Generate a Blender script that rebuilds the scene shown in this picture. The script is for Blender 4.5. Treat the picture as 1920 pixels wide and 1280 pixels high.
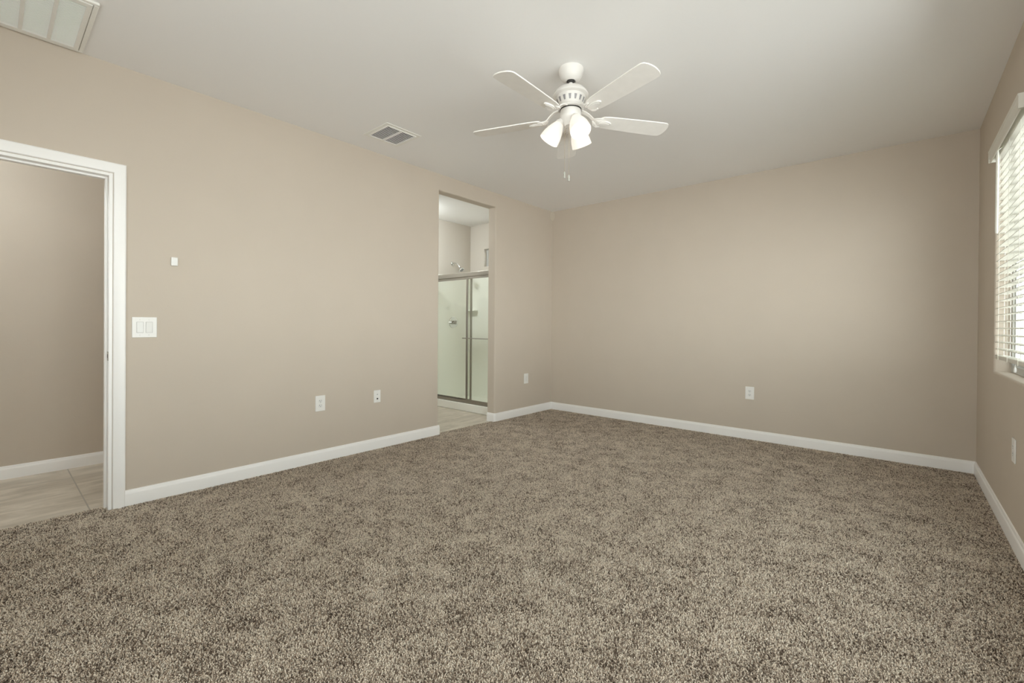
import bpy, bmesh, math, random
import numpy as np
from mathutils import Matrix, Vector

# ------------------------------------------------------------------ scene, camera, world, light
for o in list(bpy.data.objects):
    bpy.data.objects.remove(o, do_unlink=True)
SC = bpy.context.scene
COL = SC.collection
W, H = 4.158, 2.74            # room width (x) and ceiling height; left wall x=0, far wall y=0
REAR = -6.35                  # wall behind the camera

cam = bpy.data.cameras.new('camera')
cam.sensor_fit = 'HORIZONTAL'
cam.sensor_width = 36.0
cam.lens = 845.281 * 36.0 / 1920.0
cam.shift_y = -25.1 / 1920.0
cam.clip_start = 0.01
cam_o = bpy.data.objects.new('camera', cam)
COL.objects.link(cam_o)
yaw, pitch, roll = 0.7094044, -0.0044166, 0.0076371
fw = Vector((-math.sin(yaw) * math.cos(pitch), math.cos(yaw) * math.cos(pitch), math.sin(pitch)))
rt = Vector((math.cos(yaw), math.sin(yaw), 0))
up = rt.cross(fw)
r2 = rt * math.cos(roll) + up * math.sin(roll)
u2 = up * math.cos(roll) - rt * math.sin(roll)
cam_o.matrix_world = Matrix(((r2.x, u2.x, -fw.x, 3.68265), (r2.y, u2.y, -fw.y, -5.13675),
                             (r2.z, u2.z, -fw.z, 1.14585), (0, 0, 0, 1)))
SC.camera = cam_o

SC.view_settings.view_transform = 'Standard'
SC.view_settings.look = 'None'
SC.view_settings.exposure = -0.03
SC.view_settings.gamma = 1.0
SC.view_settings.use_curve_mapping = False
SC.cycles.use_denoising = True
SC.cycles.max_bounces = 14
SC.cycles.diffuse_bounces = 8
SC.cycles.transparent_max_bounces = 16
SC.cycles.sample_clamp_indirect = 6.0

# daylight: a bright hazy sky, brightest on the side behind the camera (-y), pale sunlit ground below
world = bpy.data.worlds.new('sky')
SC.world = world
world.use_nodes = True
wn, wl = world.node_tree.nodes, world.node_tree.links
wn.clear()
wo = wn.new('ShaderNodeOutputWorld')
bg = wn.new('ShaderNodeBackground')
tc = wn.new('ShaderNodeTexCoord')
sx = wn.new('ShaderNodeSeparateXYZ')
wl.new(tc.outputs['Generated'], sx.inputs[0])
LIGHT_GROUND, LIGHT_HORIZON, LIGHT_SKY, SUN_SIDE = 6.4, 8.3, 3.8, 1.4
# elevation profile: sunlit ground, dazzling hazy horizon, softer sky overhead
mz = wn.new('ShaderNodeFloatCurve')
mzi = wn.new('ShaderNodeMapRange')
mzi.inputs['From Min'].default_value = -1
mzi.inputs['From Max'].default_value = 1
wl.new(sx.outputs['Z'], mzi.inputs['Value'])
wl.new(mzi.outputs[0], mz.inputs['Value'])
cv = mz.mapping.curves[0]
pk = LIGHT_HORIZON
cv.points[0].location = (0.0, LIGHT_GROUND / pk)
cv.points[1].location = (1.0, LIGHT_SKY / pk)
for px_, py_ in ((0.30, LIGHT_GROUND / pk), (0.40, LIGHT_GROUND / pk * 1.05), (0.48, 1.0), (0.55, 1.0), (0.63, LIGHT_SKY / pk * 1.1), (0.75, LIGHT_SKY / pk)):
    cv.points.new(px_, py_)
mz.mapping.update()
mp_ = wn.new('ShaderNodeMath')
mp_.operation = 'MULTIPLY'
mp_.inputs[1].default_value = pk
wl.new(mz.outputs[0], mp_.inputs[0])
my = wn.new('ShaderNodeMapRange')
my.inputs['From Min'].default_value = -0.1
my.inputs['From Max'].default_value = -0.8
my.inputs['To Min'].default_value = 1.0
my.inputs['To Max'].default_value = SUN_SIDE
wl.new(sx.outputs['Y'], my.inputs['Value'])
ml = wn.new('ShaderNodeMath')
ml.operation = 'MULTIPLY'
wl.new(mp_.outputs[0], ml.inputs[0])
wl.new(my.outputs[0], ml.inputs[1])
rz = wn.new('ShaderNodeValToRGB')
mc = wn.new('ShaderNodeMapRange')
mc.inputs['From Min'].default_value = -1
wl.new(sx.outputs['Z'], mc.inputs['Value'])
wl.new(mc.outputs[0], rz.inputs[0])
rz.color_ramp.elements[0].position = 0.44
rz.color_ramp.elements[0].color = (0.99, 0.975, 0.99, 1)
rz.color_ramp.elements[1].position = 0.62
rz.color_ramp.elements[1].color = (0.95, 0.97, 1.0, 1)
wl.new(rz.outputs[0], bg.inputs['Color'])
wl.new(ml.outputs[0], bg.inputs['Strength'])
wl.new(bg.outputs[0], wo.inputs[0])


def lamp(name, kind, loc, energy, color=(1, 1, 1), size=0.1, size_y=None, direction=None, portal=False):
    l = bpy.data.lights.new(name, kind)
    l.energy = energy
    l.color = color
    if kind == 'AREA':
        l.shape = 'RECTANGLE' if size_y else 'DISK'
        l.size = size
        if size_y:
            l.size_y = size_y
        l.cycles.is_portal = portal
    else:
        l.shadow_soft_size = size
    o = bpy.data.objects.new(name, l)
    o.location = loc
    if direction:
        o.rotation_euler = Vector(direction).to_track_quat('-Z', 'Y').to_euler()
    COL.objects.link(o)
    return o


# ------------------------------------------------------------------ materials
def mat(name, color, rough=0.5, metal=0.0, var=0.0, vscale=8.0, bump=0.0, bscale=200.0, spec=0.5, emit=None, estr=0.0):
    m = bpy.data.materials.new(name)
    m.use_nodes = True
    nt = m.node_tree
    b = nt.nodes['Principled BSDF']
    b.inputs['Base Color'].default_value = (*color, 1)
    b.inputs['Roughness'].default_value = rough
    b.inputs['Metallic'].default_value = metal
    b.inputs['Specular IOR Level'].default_value = spec
    if var or bump:
        t = nt.nodes.new('ShaderNodeTexCoord')
    if var:
        n = nt.nodes.new('ShaderNodeTexNoise')
        n.inputs['Scale'].default_value = vscale
        n.inputs['Detail'].default_value = 3
        nt.links.new(t.outputs['Object'], n.inputs['Vector'])
        r = nt.nodes.new('ShaderNodeValToRGB')
        r.color_ramp.elements[0].position = 0.3
        r.color_ramp.elements[1].position = 0.7
        r.color_ramp.elements[0].color = (*[c * (1 - var) for c in color], 1)
        r.color_ramp.elements[1].color = (*[min(1, c * (1 + var)) for c in color], 1)
        nt.links.new(n.outputs['Fac'], r.inputs[0])
        nt.links.new(r.outputs[0], b.inputs['Base Color'])
    if bump:
        n2 = nt.nodes.new('ShaderNodeTexNoise')
        n2.inputs['Scale'].default_value = bscale
        n2.inputs['Detail'].default_value = 2
        nt.links.new(t.outputs['Object'], n2.inputs['Vector'])
        bp = nt.nodes.new('ShaderNodeBump')
        bp.inputs['Strength'].default_value = bump
        bp.inputs['Distance'].default_value = 0.002
        nt.links.new(n2.outputs['Fac'], bp.inputs['Height'])
        nt.links.new(bp.outputs[0], b.inputs['Normal'])
    if emit:
        b.inputs['Emission Color'].default_value = (*emit, 1)
        b.inputs['Emission Strength'].default_value = estr
    return m


def glass_mat(name, tint, gloss=0.08, rough=0.02, graze=0.6):
    m = bpy.data.materials.new(name)
    m.use_nodes = True
    nt = m.node_tree
    nt.nodes.clear()
    o = nt.nodes.new('ShaderNodeOutputMaterial')
    mx = nt.nodes.new('ShaderNodeMixShader')
    t = nt.nodes.new('ShaderNodeBsdfTransparent')
    g = nt.nodes.new('ShaderNodeBsdfGlossy')
    t.inputs[0].default_value = (*tint, 1)
    g.inputs['Roughness'].default_value = rough
    f = nt.nodes.new('ShaderNodeLayerWeight')
    f.inputs['Blend'].default_value = 0.5
    pw_ = nt.nodes.new('ShaderNodeMath')
    pw_.operation = 'POWER'
    pw_.inputs[1].default_value = 5.0
    nt.links.new(f.outputs['Facing'], pw_.inputs[0])
    mm = nt.nodes.new('ShaderNodeMath')
    mm.operation = 'MULTIPLY_ADD'
    mm.inputs[1].default_value = graze
    mm.inputs[2].default_value = gloss
    mm.use_clamp = True
    nt.links.new(pw_.outputs[0], mm.inputs[0])
    nt.links.new(mm.outputs[0], mx.inputs[0])
    nt.links.new(t.outputs[0], mx.inputs[1])
    nt.links.new(g.outputs[0], mx.inputs[2])
    nt.links.new(mx.outputs[0], o.inputs[0])
    return m


def carpet_mat():
    m = bpy.data.materials.new('frieze_yarn')
    m.use_nodes = True
    nt = m.node_tree
    N, L = nt.nodes, nt.links
    b = N['Principled BSDF']
    b.inputs['Roughness'].default_value = 0.95
    b.inputs['Specular IOR Level'].default_value = 0.1
    t = N.new('ShaderNodeTexCoord')
    at = N.new('ShaderNodeAttribute')
    at.attribute_name = 'yarn'
    # broad patches in which darker yarn shows more
    pa = N.new('ShaderNodeTexNoise')
    pa.inputs['Scale'].default_value = 7.0
    pa.inputs['Detail'].default_value = 6
    pa.inputs['Roughness'].default_value = 0.68
    L.new(t.outputs['Object'], pa.inputs['Vector'])
    pm = N.new('ShaderNodeMapRange')
    pm.inputs['From Min'].default_value = 0.3
    pm.inputs['From Max'].default_value = 0.7
    pm.inputs['To Min'].default_value = -0.27
    pm.inputs['To Max'].default_value = 0.25
    L.new(pa.outputs['Fac'], pm.inputs['Value'])
    a2 = N.new('ShaderNodeMath')
    L.new(at.outputs['Fac'], a2.inputs[0])
    L.new(pm.outputs[0], a2.inputs[1])
    cr = N.new('ShaderNodeValToRGB')
    e = cr.color_ramp.elements
    e[0].position, e[0].color = 0.0, (0.15, 0.11, 0.082, 1)
    e[1].position, e[1].color = 1.0, (0.92, 0.825, 0.695, 1)
    for pos, c in ((0.16, (0.28, 0.216, 0.166)), (0.34, (0.595, 0.492, 0.395)), (0.6, (0.775, 0.662, 0.54))):
        q = e.new(pos)
        q.color = (*c, 1)
    L.new(a2.outputs[0], cr.inputs[0])
    L.new(cr.outputs[0], b.inputs['Base Color'])
    return m


def tile_mat():
    m = bpy.data.materials.new('porcelain_tile')
    m.use_nodes = True
    nt = m.node_tree
    N, L = nt.nodes, nt.links
    b = N['Principled BSDF']
    b.inputs['Roughness'].default_value = 0.42
    t = N.new('ShaderNodeTexCoord')
    mp = N.new('ShaderNodeMapping')
    mp.inputs['Location'].default_value = (1.0, 4.72, 0)
    L.new(t.outputs['Object'], mp.inputs[0])
    st = N.new('ShaderNodeMapping')
    st.inputs['Scale'].default_value = (5.5, 1.6, 1)
    st.inputs['Rotation'].default_value = (0, 0, 0.12)
    L.new(t.outputs['Object'], st.inputs[0])
    n = N.new('ShaderNodeTexNoise')
    n.inputs['Scale'].default_value = 2.0
    n.inputs['Detail'].default_value = 8
    n.inputs['Roughness'].default_value = 0.62
    n.inputs['Distortion'].default_value = 0.6
    L.new(st.outputs[0], n.inputs['Vector'])
    cr = N.new('ShaderNodeValToRGB')
    cr.color_ramp.elements[0].position = 0.3
    cr.color_ramp.elements[0].color = (0.41, 0.355, 0.285, 1)
    cr.color_ramp.elements[1].position = 0.72
    cr.color_ramp.elements[1].color = (0.70, 0.635, 0.54, 1)
    L.new(n.outputs['Fac'], cr.inputs[0])
    br = N.new('ShaderNodeTexBrick')
    br.offset = 0
    br.squash = 1
    br.inputs['Scale'].default_value = 1.0
    br.inputs['Mortar Size'].default_value = 0.004
    br.inputs['Mortar Smooth'].default_value = 0.2
    br.inputs['Brick Width'].default_value = 0.93
    br.inputs['Row Height'].default_value = 0.95
    br.inputs['Mortar'].default_value = (0.36, 0.33, 0.28, 1)
    L.new(mp.outputs[0], br.inputs['Vector'])
    L.new(cr.outputs[0], br.inputs['Color1'])
    L.new(cr.outputs[0], br.inputs['Color2'])
    L.new(br.outputs['Color'], b.inputs['Base Color'])
    bp = N.new('ShaderNodeBump')
    bp.inputs['Strength'].default_value = 0.5
    bp.inputs['Distance'].default_value = 0.003
    bp.invert = True
    L.new(br.outputs['Fac'], bp.inputs['Height'])
    L.new(bp.outputs[0], b.inputs['Normal'])
    return m


M_WALL = mat('beige_wall_paint', (0.585, 0.516, 0.436), 0.75, var=0.012, vscale=3, bump=0.12, bscale=90, spec=0.25)
M_BATHWALL = mat('pale_bath_wall_paint', (0.63, 0.585, 0.525), 0.75, bump=0.1, bscale=90, spec=0.25)
M_CEIL = mat('ceiling_paint', (0.88, 0.872, 0.865), 0.85, bump=0.15, bscale=70, spec=0.2)
M_TRIM = mat('white_trim_paint', (0.92, 0.91, 0.895), 0.38, bump=0.03, bscale=60)
M_PLASTIC = mat('white_plastic', (0.84, 0.83, 0.80), 0.35, bump=0.02, bscale=300)
M_ROCKER = mat('white_rocker_plastic', (0.78, 0.775, 0.75), 0.3, bump=0.02, bscale=300)
M_SLOT = mat('dark_slot', (0.03, 0.028, 0.025), 0.6, bump=0.02)
M_VENT = mat('white_vent_enamel', (0.85, 0.84, 0.80), 0.4, bump=0.03)
M_DUCTSHADE = mat('duct_shade', (0.045, 0.042, 0.038), 0.8, var=0.2)  # dark colour stands in for the shade inside the register
M_FILTER = mat('grey_filter', (0.16, 0.155, 0.15), 0.9, var=0.1, vscale=60)
M_GAP = mat('grey_seam', (0.42, 0.41, 0.39), 0.7, bump=0.02)
M_FAN = mat('white_fan_enamel', (0.82, 0.80, 0.77), 0.35, bump=0.02)
M_BLADE = mat('white_blade_laminate', (0.88, 0.855, 0.82), 0.5, var=0.02, vscale=20, bump=0.03)
M_FANVENT = mat('grey_motor_mesh', (0.33, 0.32, 0.33), 0.5, metal=0.3, bump=0.1)
M_SHADE = mat('frosted_lit_glass', (0.52, 0.50, 0.47), 0.4, emit=(1.0, 0.91, 0.79), estr=0.62, bump=0.02)
M_BULB = mat('lit_bulb', (1, 1, 1), 0.4, emit=(1.0, 0.93, 0.83), estr=14.0, bump=0.01)
M_CHAIN = mat('brass_chain', (0.62, 0.56, 0.45), 0.35, metal=0.9, bump=0.2, bscale=600)
M_FOB = mat('clear_fob', (0.42, 0.42, 0.38), 0.25, bump=0.05)
M_CHROME = mat('chrome', (0.78, 0.78, 0.78), 0.14, metal=1.0, bump=0.02)
M_NICKEL = mat('brushed_aluminium', (0.43, 0.41, 0.375), 0.32, metal=1.0, bump=0.06, bscale=150)
M_ACRYLIC = mat('white_acrylic', (0.94, 0.94, 0.885), 0.22, bump=0.02, bscale=10)
M_STRIKE = mat('aged_nickel', (0.42, 0.39, 0.34), 0.35, metal=0.8, bump=0.05)
M_BLIND = mat('white_faux_wood', (0.77, 0.755, 0.69), 0.4, var=0.015, vscale=25, bump=0.05, bscale=60)
M_CORD = mat('ivory_cord', (0.86, 0.84, 0.76), 0.7, bump=0.2, bscale=800)
M_VINYL = mat('white_vinyl_frame', (0.52, 0.52, 0.50), 0.35, bump=0.02)
M_PANE = glass_mat('window_pane', (0.93, 0.96, 0.94), 0.006, graze=0.05)
M_SHGLASS = glass_mat('shower_glass', (0.982, 0.992, 0.972), 0.05, 0.03)
M_CARPET = carpet_mat()
M_BACKING = mat('carpet_backing', (0.40, 0.33, 0.26), 0.95, var=0.2, vscale=40)
M_TILE = tile_mat()
M_PATCH = mat('pale_patch', (0.635, 0.575, 0.485), 0.8, bump=0.1, bscale=80, spec=0.2)  # slightly paler than the wall paint
M_SCREEN = mat('dark_screen_wall', (0.055, 0.056, 0.048), 0.9, bump=0.4, bscale=40, var=0.04)  # very dark, so the added wall outside cuts light at the blind
M_DARKGROUND = mat('dark_ground', (0.12, 0.115, 0.10), 0.95, var=0.25, vscale=40, bump=0.5, bscale=60)  # dark ground that keeps bounced light off the ceiling
M_BOUNCE = mat('bounce_ground', (0.66, 0.65, 0.62), 0.9, var=0.05, vscale=12, bump=0.2, bscale=50)  # bright ground that bounces light up to the ceiling
M_LAMPGLOW = mat('added_hall_globe', (0.9, 0.9, 0.88), 0.4, emit=(1.0, 0.94, 0.86), estr=4.0, bump=0.01)  # glow of the added hall lamp

M_LAMPBATH = mat('added_bath_globe', (0.9, 0.9, 0.88), 0.4, emit=(0.93, 1.0, 1.0), estr=94.0, bump=0.01)  # strong glow of the added bathroom lamp


# ------------------------------------------------------------------ mesh helpers
class MB:
    def __init__(s):
        s.v, s.f = [], []
        s.m = Matrix()

    def add(s, vs, fs):
        o = len(s.v)
        s.v += [tuple(s.m @ Vector(p)) for p in vs]
        s.f += [tuple(o + i for i in f) for f in fs]
        return s

    def box(s, x0, x1, y0, y1, z0, z1):
        return s.add([(x0, y0, z0), (x1, y0, z0), (x1, y1, z0), (x0, y1, z0), (x0, y0, z1), (x1, y0, z1), (x1, y1, z1), (x0, y1, z1)],
                     [(3, 2, 1, 0), (4, 5, 6, 7), (0, 1, 5, 4), (1, 2, 6, 5), (2, 3, 7, 6), (3, 0, 4, 7)])

    def prism(s, pts, z0, z1):
        n = len(pts)
        return s.add([(x, y, z0) for x, y in pts] + [(x, y, z1) for x, y in pts],
                     [tuple(range(n))[::-1], tuple(range(n, 2 * n))] + [(i, (i + 1) % n, n + (i + 1) % n, n + i) for i in range(n)])

    def lathe(s, prof, seg=32):
        vs, fs = [], []
        n = len(prof)
        for k in range(seg):
            a = 2 * math.pi * k / seg
            vs += [(r * math.cos(a), r * math.sin(a), z) for r, z in prof]
        for k in range(seg):
            j = (k + 1) % seg
            for i in range(n - 1):
                fs.append((k * n + i, j * n + i, j * n + i + 1, k * n + i + 1))
        return s.add(vs, fs)

    def tube(s, path, r, seg=10, cap=True):
        path = [Vector(p) for p in path]
        rs = r if isinstance(r, (list, tuple)) else [r] * len(path)
        vs, fs = [], []
        n = len(path)
        prev = None
        for i, p in enumerate(path):
            d = (path[min(i + 1, n - 1)] - path[max(i - 1, 0)]).normalized()
            if prev is None:
                a = d.orthogonal().normalized()
            else:
                a = (prev - d * prev.dot(d)).normalized()
            prev = a
            b = d.cross(a)
            for k in range(seg):
                t = 2 * math.pi * k / seg
                vs.append(tuple(p + (a * math.cos(t) + b * math.sin(t)) * rs[i]))
        for i in range(n - 1):
            for k in range(seg):
                j = (k + 1) % seg
                fs.append((i * seg + k, i * seg + j, (i + 1) * seg + j, (i + 1) * seg + k))
        if cap:
            fs.append(tuple(range(seg))[::-1])
            fs.append(tuple((n - 1) * seg + k for k in range(seg)))
        return s.add(vs, fs)

    def sweep(s, prof, a, b, out, z0=0.0):
        """profile of (depth, height) pairs swept from a to b (xy points); out = unit xy direction of depth"""
        n = len(prof)
        vs = [(p[0] + out[0] * d, p[1] + out[1] * d, z0 + h) for p in (a, b) for d, h in prof]
        return s.add(vs, [tuple(range(n)), tuple(range(n, 2 * n))[::-1]] + [(i, n + i, n + (i + 1) % n, (i + 1) % n) for i in range(n)])

    def mesh(s, name, material, ang=35):
        me = bpy.data.meshes.new(name)
        bm = bmesh.new()
        vs = [bm.verts.new(p) for p in s.v]
        for f in s.f:
            try:
                bm.faces.new([vs[i] for i in f])
            except ValueError:
                pass
        bmesh.ops.recalc_face_normals(bm, faces=bm.faces)
        finish(bm, me, ang)
        me.materials.append(material)
        return me


def finish(bm, me, ang=35):
    for f in bm.faces:
        f.smooth = True
    for e in bm.edges:
        e.smooth = len(e.link_faces) == 2 and e.calc_face_angle(0) < math.radians(ang)
    bm.to_mesh(me)
    bm.free()


def link(name, me, parent=None, loc=(0, 0, 0), rot=None, bevel=0.0, label=None, bseg=2):
    o = bpy.data.objects.new(name, me)
    COL.objects.link(o)
    o.location = loc
    if rot is not None:
        o.rotation_euler = rot
    if parent:
        o.parent = parent
    if bevel:
        md = o.modifiers.new('bevel', 'BEVEL')
        md.width = bevel
        md.segments = bseg
        md.limit_method = 'ANGLE'
        md.angle_limit = math.radians(40)
    if label:
        o['label'] = label
    return o


def thing(name, label, cat, loc=(0, 0, 0), rot=None, group=None):
    o = bpy.data.objects.new(name, None)
    o.empty_display_size = 0.05
    COL.objects.link(o)
    o.location = loc
    if rot is not None:
        o.rotation_euler = rot
    o['label'], o['category'] = label, cat
    if group:
        o['group'] = group
    return o


def tag(o, label, cat, group=None):
    o['label'], o['category'] = label, cat
    if group:
        o['group'] = group
    return o


def struct(o, label=None):
    o['kind'] = 'structure'
    if label:
        o['label'] = label
    return o


def wall_mesh(name, axis, at, thick, u0, u1, z0, z1, holes, material, nose=0.016):
    """axis 'x': wall in plane x=at, spans y; axis 'y': plane y=at, spans x.  thick is signed (away from the room).
    holes = (ua, ub, za, zb, bullnose?)"""
    us = sorted({u0, u1, *[h[0] for h in holes], *[h[1] for h in holes]})
    zs = sorted({z0, z1, *[h[2] for h in holes], *[h[3] for h in holes]})
    bm = bmesh.new()
    cache = {}

    def P(u, z, d):
        k = (round(u, 5), round(z, 5), d)
        if k not in cache:
            q = at + thick * d
            cache[k] = bm.verts.new((q, u, z) if axis == 'x' else (u, q, z))
        return cache[k]

    def hole(i, j):
        if i < 0 or j < 0 or i >= len(us) - 1 or j >= len(zs) - 1:
            return True
        um, zm = (us[i] + us[i + 1]) / 2, (zs[j] + zs[j + 1]) / 2
        return any(h[0] < um < h[1] and h[2] < zm < h[3] for h in holes)
    for i in range(len(us) - 1):
        for j in range(len(zs) - 1):
            if hole(i, j):
                continue
            a, b, c, d = us[i], us[i + 1], zs[j], zs[j + 1]
            for k in (0, 1):
                bm.faces.new([P(a, c, k), P(b, c, k), P(b, d, k), P(a, d, k)])
            for (p, q, di, dj) in (((a, c), (a, d), -1, 0), ((b, c), (b, d), 1, 0), ((a, c), (b, c), 0, -1), ((a, d), (b, d), 0, 1)):
                if hole(i + di, j + dj):
                    bm.faces.new([P(*p, 0), P(*q, 0), P(*q, 1), P(*p, 1)])
    bmesh.ops.recalc_face_normals(bm, faces=bm.faces)
    ed = []
    for h in holes:
        if not h[4]:
            continue
        for e in bm.edges:
            co = [v.co for v in e.verts]
            uv = [((p.y if axis == 'x' else p.x), p.z, (p.x if axis == 'x' else p.y)) for p in co]
            if any(abs(p[2] - at) > 1e-5 for p in uv):
                continue
            def on(p):
                inu = h[0] - 1e-4 <= p[0] <= h[1] + 1e-4 and h[2] - 1e-4 <= p[1] <= h[3] + 1e-4
                bd = min(abs(p[0] - h[0]), abs(p[0] - h[1]), abs(p[1] - h[2]), abs(p[1] - h[3])) < 1e-4
                return inu and bd
            if all(on(p) for p in uv):
                mid = ((uv[0][0] + uv[1][0]) / 2, (uv[0][1] + uv[1][1]) / 2)
                if on((*mid, 0)) and mid[1] > z0 + 1e-3:
                    ed.append(e)
    if ed:
        bmesh.ops.bevel(bm, geom=ed, offset=nose, segments=5, profile=0.5, affect='EDGES', clamp_overlap=True)
    me = bpy.data.meshes.new(name)
    finish(bm, me, 30)
    me.materials.append(material)
    return me


BB = [(0, -0.012), (0.014, -0.012), (0.014, 0.068), (0.0125, 0.076), (0.009, 0.081), (0.008, 0.088), (0.0055, 0.0935), (0, 0.095)]


# ------------------------------------------------------------------ the room shell
TW = 0.115                    # left wall thickness
OP = (-2.035, -1.160, 2.57)   # drywall opening to the bathroom
DR = (-5.463, -4.632, 2.068)  # rough hole of the hall doorway
TILE_Z = -0.010
PZ = -0.0108                   # carpet backing; the tips of the pile stand at about z = 0

floor = MB()
floor.box(0, W, REAR, 0, -0.06, PZ)
floor.box(-0.085, 0, DR[0], DR[1], -0.06, PZ)
floor.box(-0.045, 0, OP[0], OP[1], -0.06, PZ)
struct(link('floor', floor.mesh('floor', M_BACKING)), 'brown and beige flecked frieze carpet')


def carpet_pile():
    """twisted yarn tufts of the frieze carpet, one mesh: a bent three-sided tuft every few millimetres"""
    rng = np.random.default_rng(7)
    fine, coarse = 0.0055, 0.0105
    P, R = [], []
    for x0, x1, y0, y1, S in ((0.0, 3.0, -5.30, 0.0, fine), (3.0, W, -4.60, 0.0, fine), (0.0, 3.0, -5.85, -5.30, coarse), (3.0, W, -5.85, -4.60, coarse),
                              (-0.084, 0.0, DR[0] + 0.02, DR[1] - 0.02, fine), (-0.044, 0.0, OP[0] + 0.01, OP[1] - 0.014, fine)):
        gx, gy = np.meshgrid(np.arange(x0 + S / 2, x1, S), np.arange(y0 + S / 2, y1, S))
        q = np.stack([gx.ravel(), gy.ravel()], 1)
        P.append(q + rng.uniform(-0.55, 0.55, q.shape) * S)
        R.append(np.full(len(q), S / fine))
    P, R = np.concatenate(P), np.concatenate(R)
    n = len(P)
    ang = rng.uniform(0, 2 * np.pi, n)
    lean = rng.uniform(0.0030, 0.0095, n) * R
    la = rng.uniform(0, 2 * np.pi, n)
    hgt = rng.uniform(0.0080, 0.0112, n)
    rad = rng.uniform(0.0024, 0.0033, n) * R
    off = np.stack([np.cos(la), np.sin(la)], 1) * lean[:, None]
    V = np.zeros((n, 7, 3), np.float32)
    for k in range(3):
        a = ang + k * 2 * np.pi / 3
        V[:, k, 0] = P[:, 0] + rad * 0.9 * np.cos(a)
        V[:, k, 1] = P[:, 1] + rad * 0.9 * np.sin(a)
        V[:, k, 2] = PZ
        a = a + 0.9
        V[:, 3 + k, 0] = P[:, 0] + off[:, 0] * 0.5 + rad * np.cos(a)
        V[:, 3 + k, 1] = P[:, 1] + off[:, 1] * 0.5 + rad * np.sin(a)
        V[:, 3 + k, 2] = PZ + hgt * (0.78 + 0.12 * np.cos(a - la))
    V[:, 6, 0] = P[:, 0] + off[:, 0]
    V[:, 6, 1] = P[:, 1] + off[:, 1]
    V[:, 6, 2] = PZ + hgt
    V[:, :, 0] = np.where(P[:, 0:1] > 0, np.clip(V[:, :, 0], 0.0135, W - 0.0135), V[:, :, 0])
    V[:, :, 1] = np.minimum(V[:, :, 1], -0.0135)
    tri = []
    for k in range(3):
        j = (k + 1) % 3
        tri += [(k, j, 3 + j), (k, 3 + j, 3 + k), (3 + k, 3 + j, 6)]
    tri = np.array(tri, np.int32)
    F = (tri[None] + (np.arange(n, dtype=np.int32) * 7)[:, None, None]).reshape(-1)
    me = bpy.data.meshes.new('carpet_pile')
    me.vertices.add(n * 7)
    me.vertices.foreach_set('co', V.reshape(-1))
    me.loops.add(len(F))
    me.loops.foreach_set('vertex_index', F)
    me.polygons.add(len(F) // 3)
    me.polygons.foreach_set('loop_start', np.arange(0, len(F), 3, dtype=np.int32))
    me.polygons.foreach_set('use_smooth', np.ones(len(F) // 3, bool))
    me.update(calc_edges=True)
    at = me.attributes.new('yarn', 'FLOAT', 'POINT')
    at.data.foreach_set('value', (np.repeat(rng.random(n), 7) + rng.uniform(-0.16, 0.16, n * 7)).astype(np.float32))
    me.materials.append(M_CARPET)
    o = link('carpet_pile', me)
    o['kind'] = 'stuff'
    tag(o, 'brown and beige flecked frieze carpet pile covering the bedroom floor', 'carpet')
    return o


carpet_pile()
struct(link('floor_hall', MB().box(-1.31, -0.085, -7.4, -3.75, -0.07, TILE_Z).mesh('floor_hall', M_TILE)), 'grey beige tile floor beyond the left doorway')
struct(link('floor_bathroom', MB().box(-1.56, -0.045, -3.6, -0.05, -0.07, TILE_Z).mesh('floor_bathroom', M_TILE)), 'grey beige tile floor in front of the shower')
struct(link('ceiling', MB().box(-TW, W + 0.15, REAR - 0.15, 0.1, H, H + 0.1).mesh('ceiling', M_CEIL)))
struct(link('ceiling_hall', MB().box(-1.45, -TW, -7.5, -3.72, H, H + 0.1).mesh('ceiling_hall', M_CEIL)))
struct(link('ceiling_bathroom', MB().box(-1.7, -TW, -3.7, 0.1, H, H + 0.1).mesh('ceiling_bathroom', M_CEIL)))

struct(link('wall_left', wall_mesh('wall_left', 'x', 0, -TW, REAR, 0, -0.05, H,
      [(OP[0], OP[1], -0.05, OP[2], True), (DR[0], DR[1], -0.05, DR[2], False)], M_WALL)))
struct(link('wall_back', wall_mesh('wall_back', 'y', 0, 0.1, 0, W, -0.05, H, [], M_WALL)))
WINR = (-5.15, -2.15, 0.60, 2.30)  # added side window, out of view, for daylight
WIN = (-1.775, -0.800, 0.872, 2.315)
struct(link('wall_right', wall_mesh('wall_right', 'x', W, 0.15, REAR, 0, -0.05, H,
      [(*WIN, True), (*WINR, True)], M_WALL)))
WIN2 = (2.0, 3.7, 0.60, 2.30)  # added window behind the camera, for daylight
struct(link('wall_rear', wall_mesh('wall_rear', 'y', REAR, -0.15, 0, W, -0.05, H, [(*WIN2, True)], M_WALL)))
struct(link('wall_hall', MB().box(-1.41, -1.31, -7.4, -3.72, -0.05, H).mesh('wall_hall', M_WALL)))
struct(link('wall_hall_end', MB().box(-1.31, -TW, -3.8, -3.72, -0.05, H).mesh('wall_hall_end', M_WALL)))
struct(link('wall_hall_far', MB().box(-1.31, -TW, -7.5, -7.4, -0.05, H).mesh('wall_hall_far', M_WALL)))
struct(link('wall_hall_near', MB().box(-TW - 0.02, -TW, -7.4, REAR, -0.05, H).mesh('wall_hall_near', M_WALL)))
struct(link('wall_bathroom', MB().box(-1.66, -1.56, -3.6, -0.05, -0.05, H).mesh('wall_bathroom', M_BATHWALL)))
SWIN = (-1.255, -0.72, 2.075, 2.345)
struct(link('wall_shower', wall_mesh('wall_shower', 'y', -0.07, 0.12, -1.56, -TW, -0.05, H, [(*SWIN, True)], M_BATHWALL, 0.01)))
struct(link('wall_bathroom_near', MB().box(-1.66, -TW, -3.7, -3.6, -0.05, H).mesh('wall_bathroom_near', M_BATHWALL)))


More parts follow.
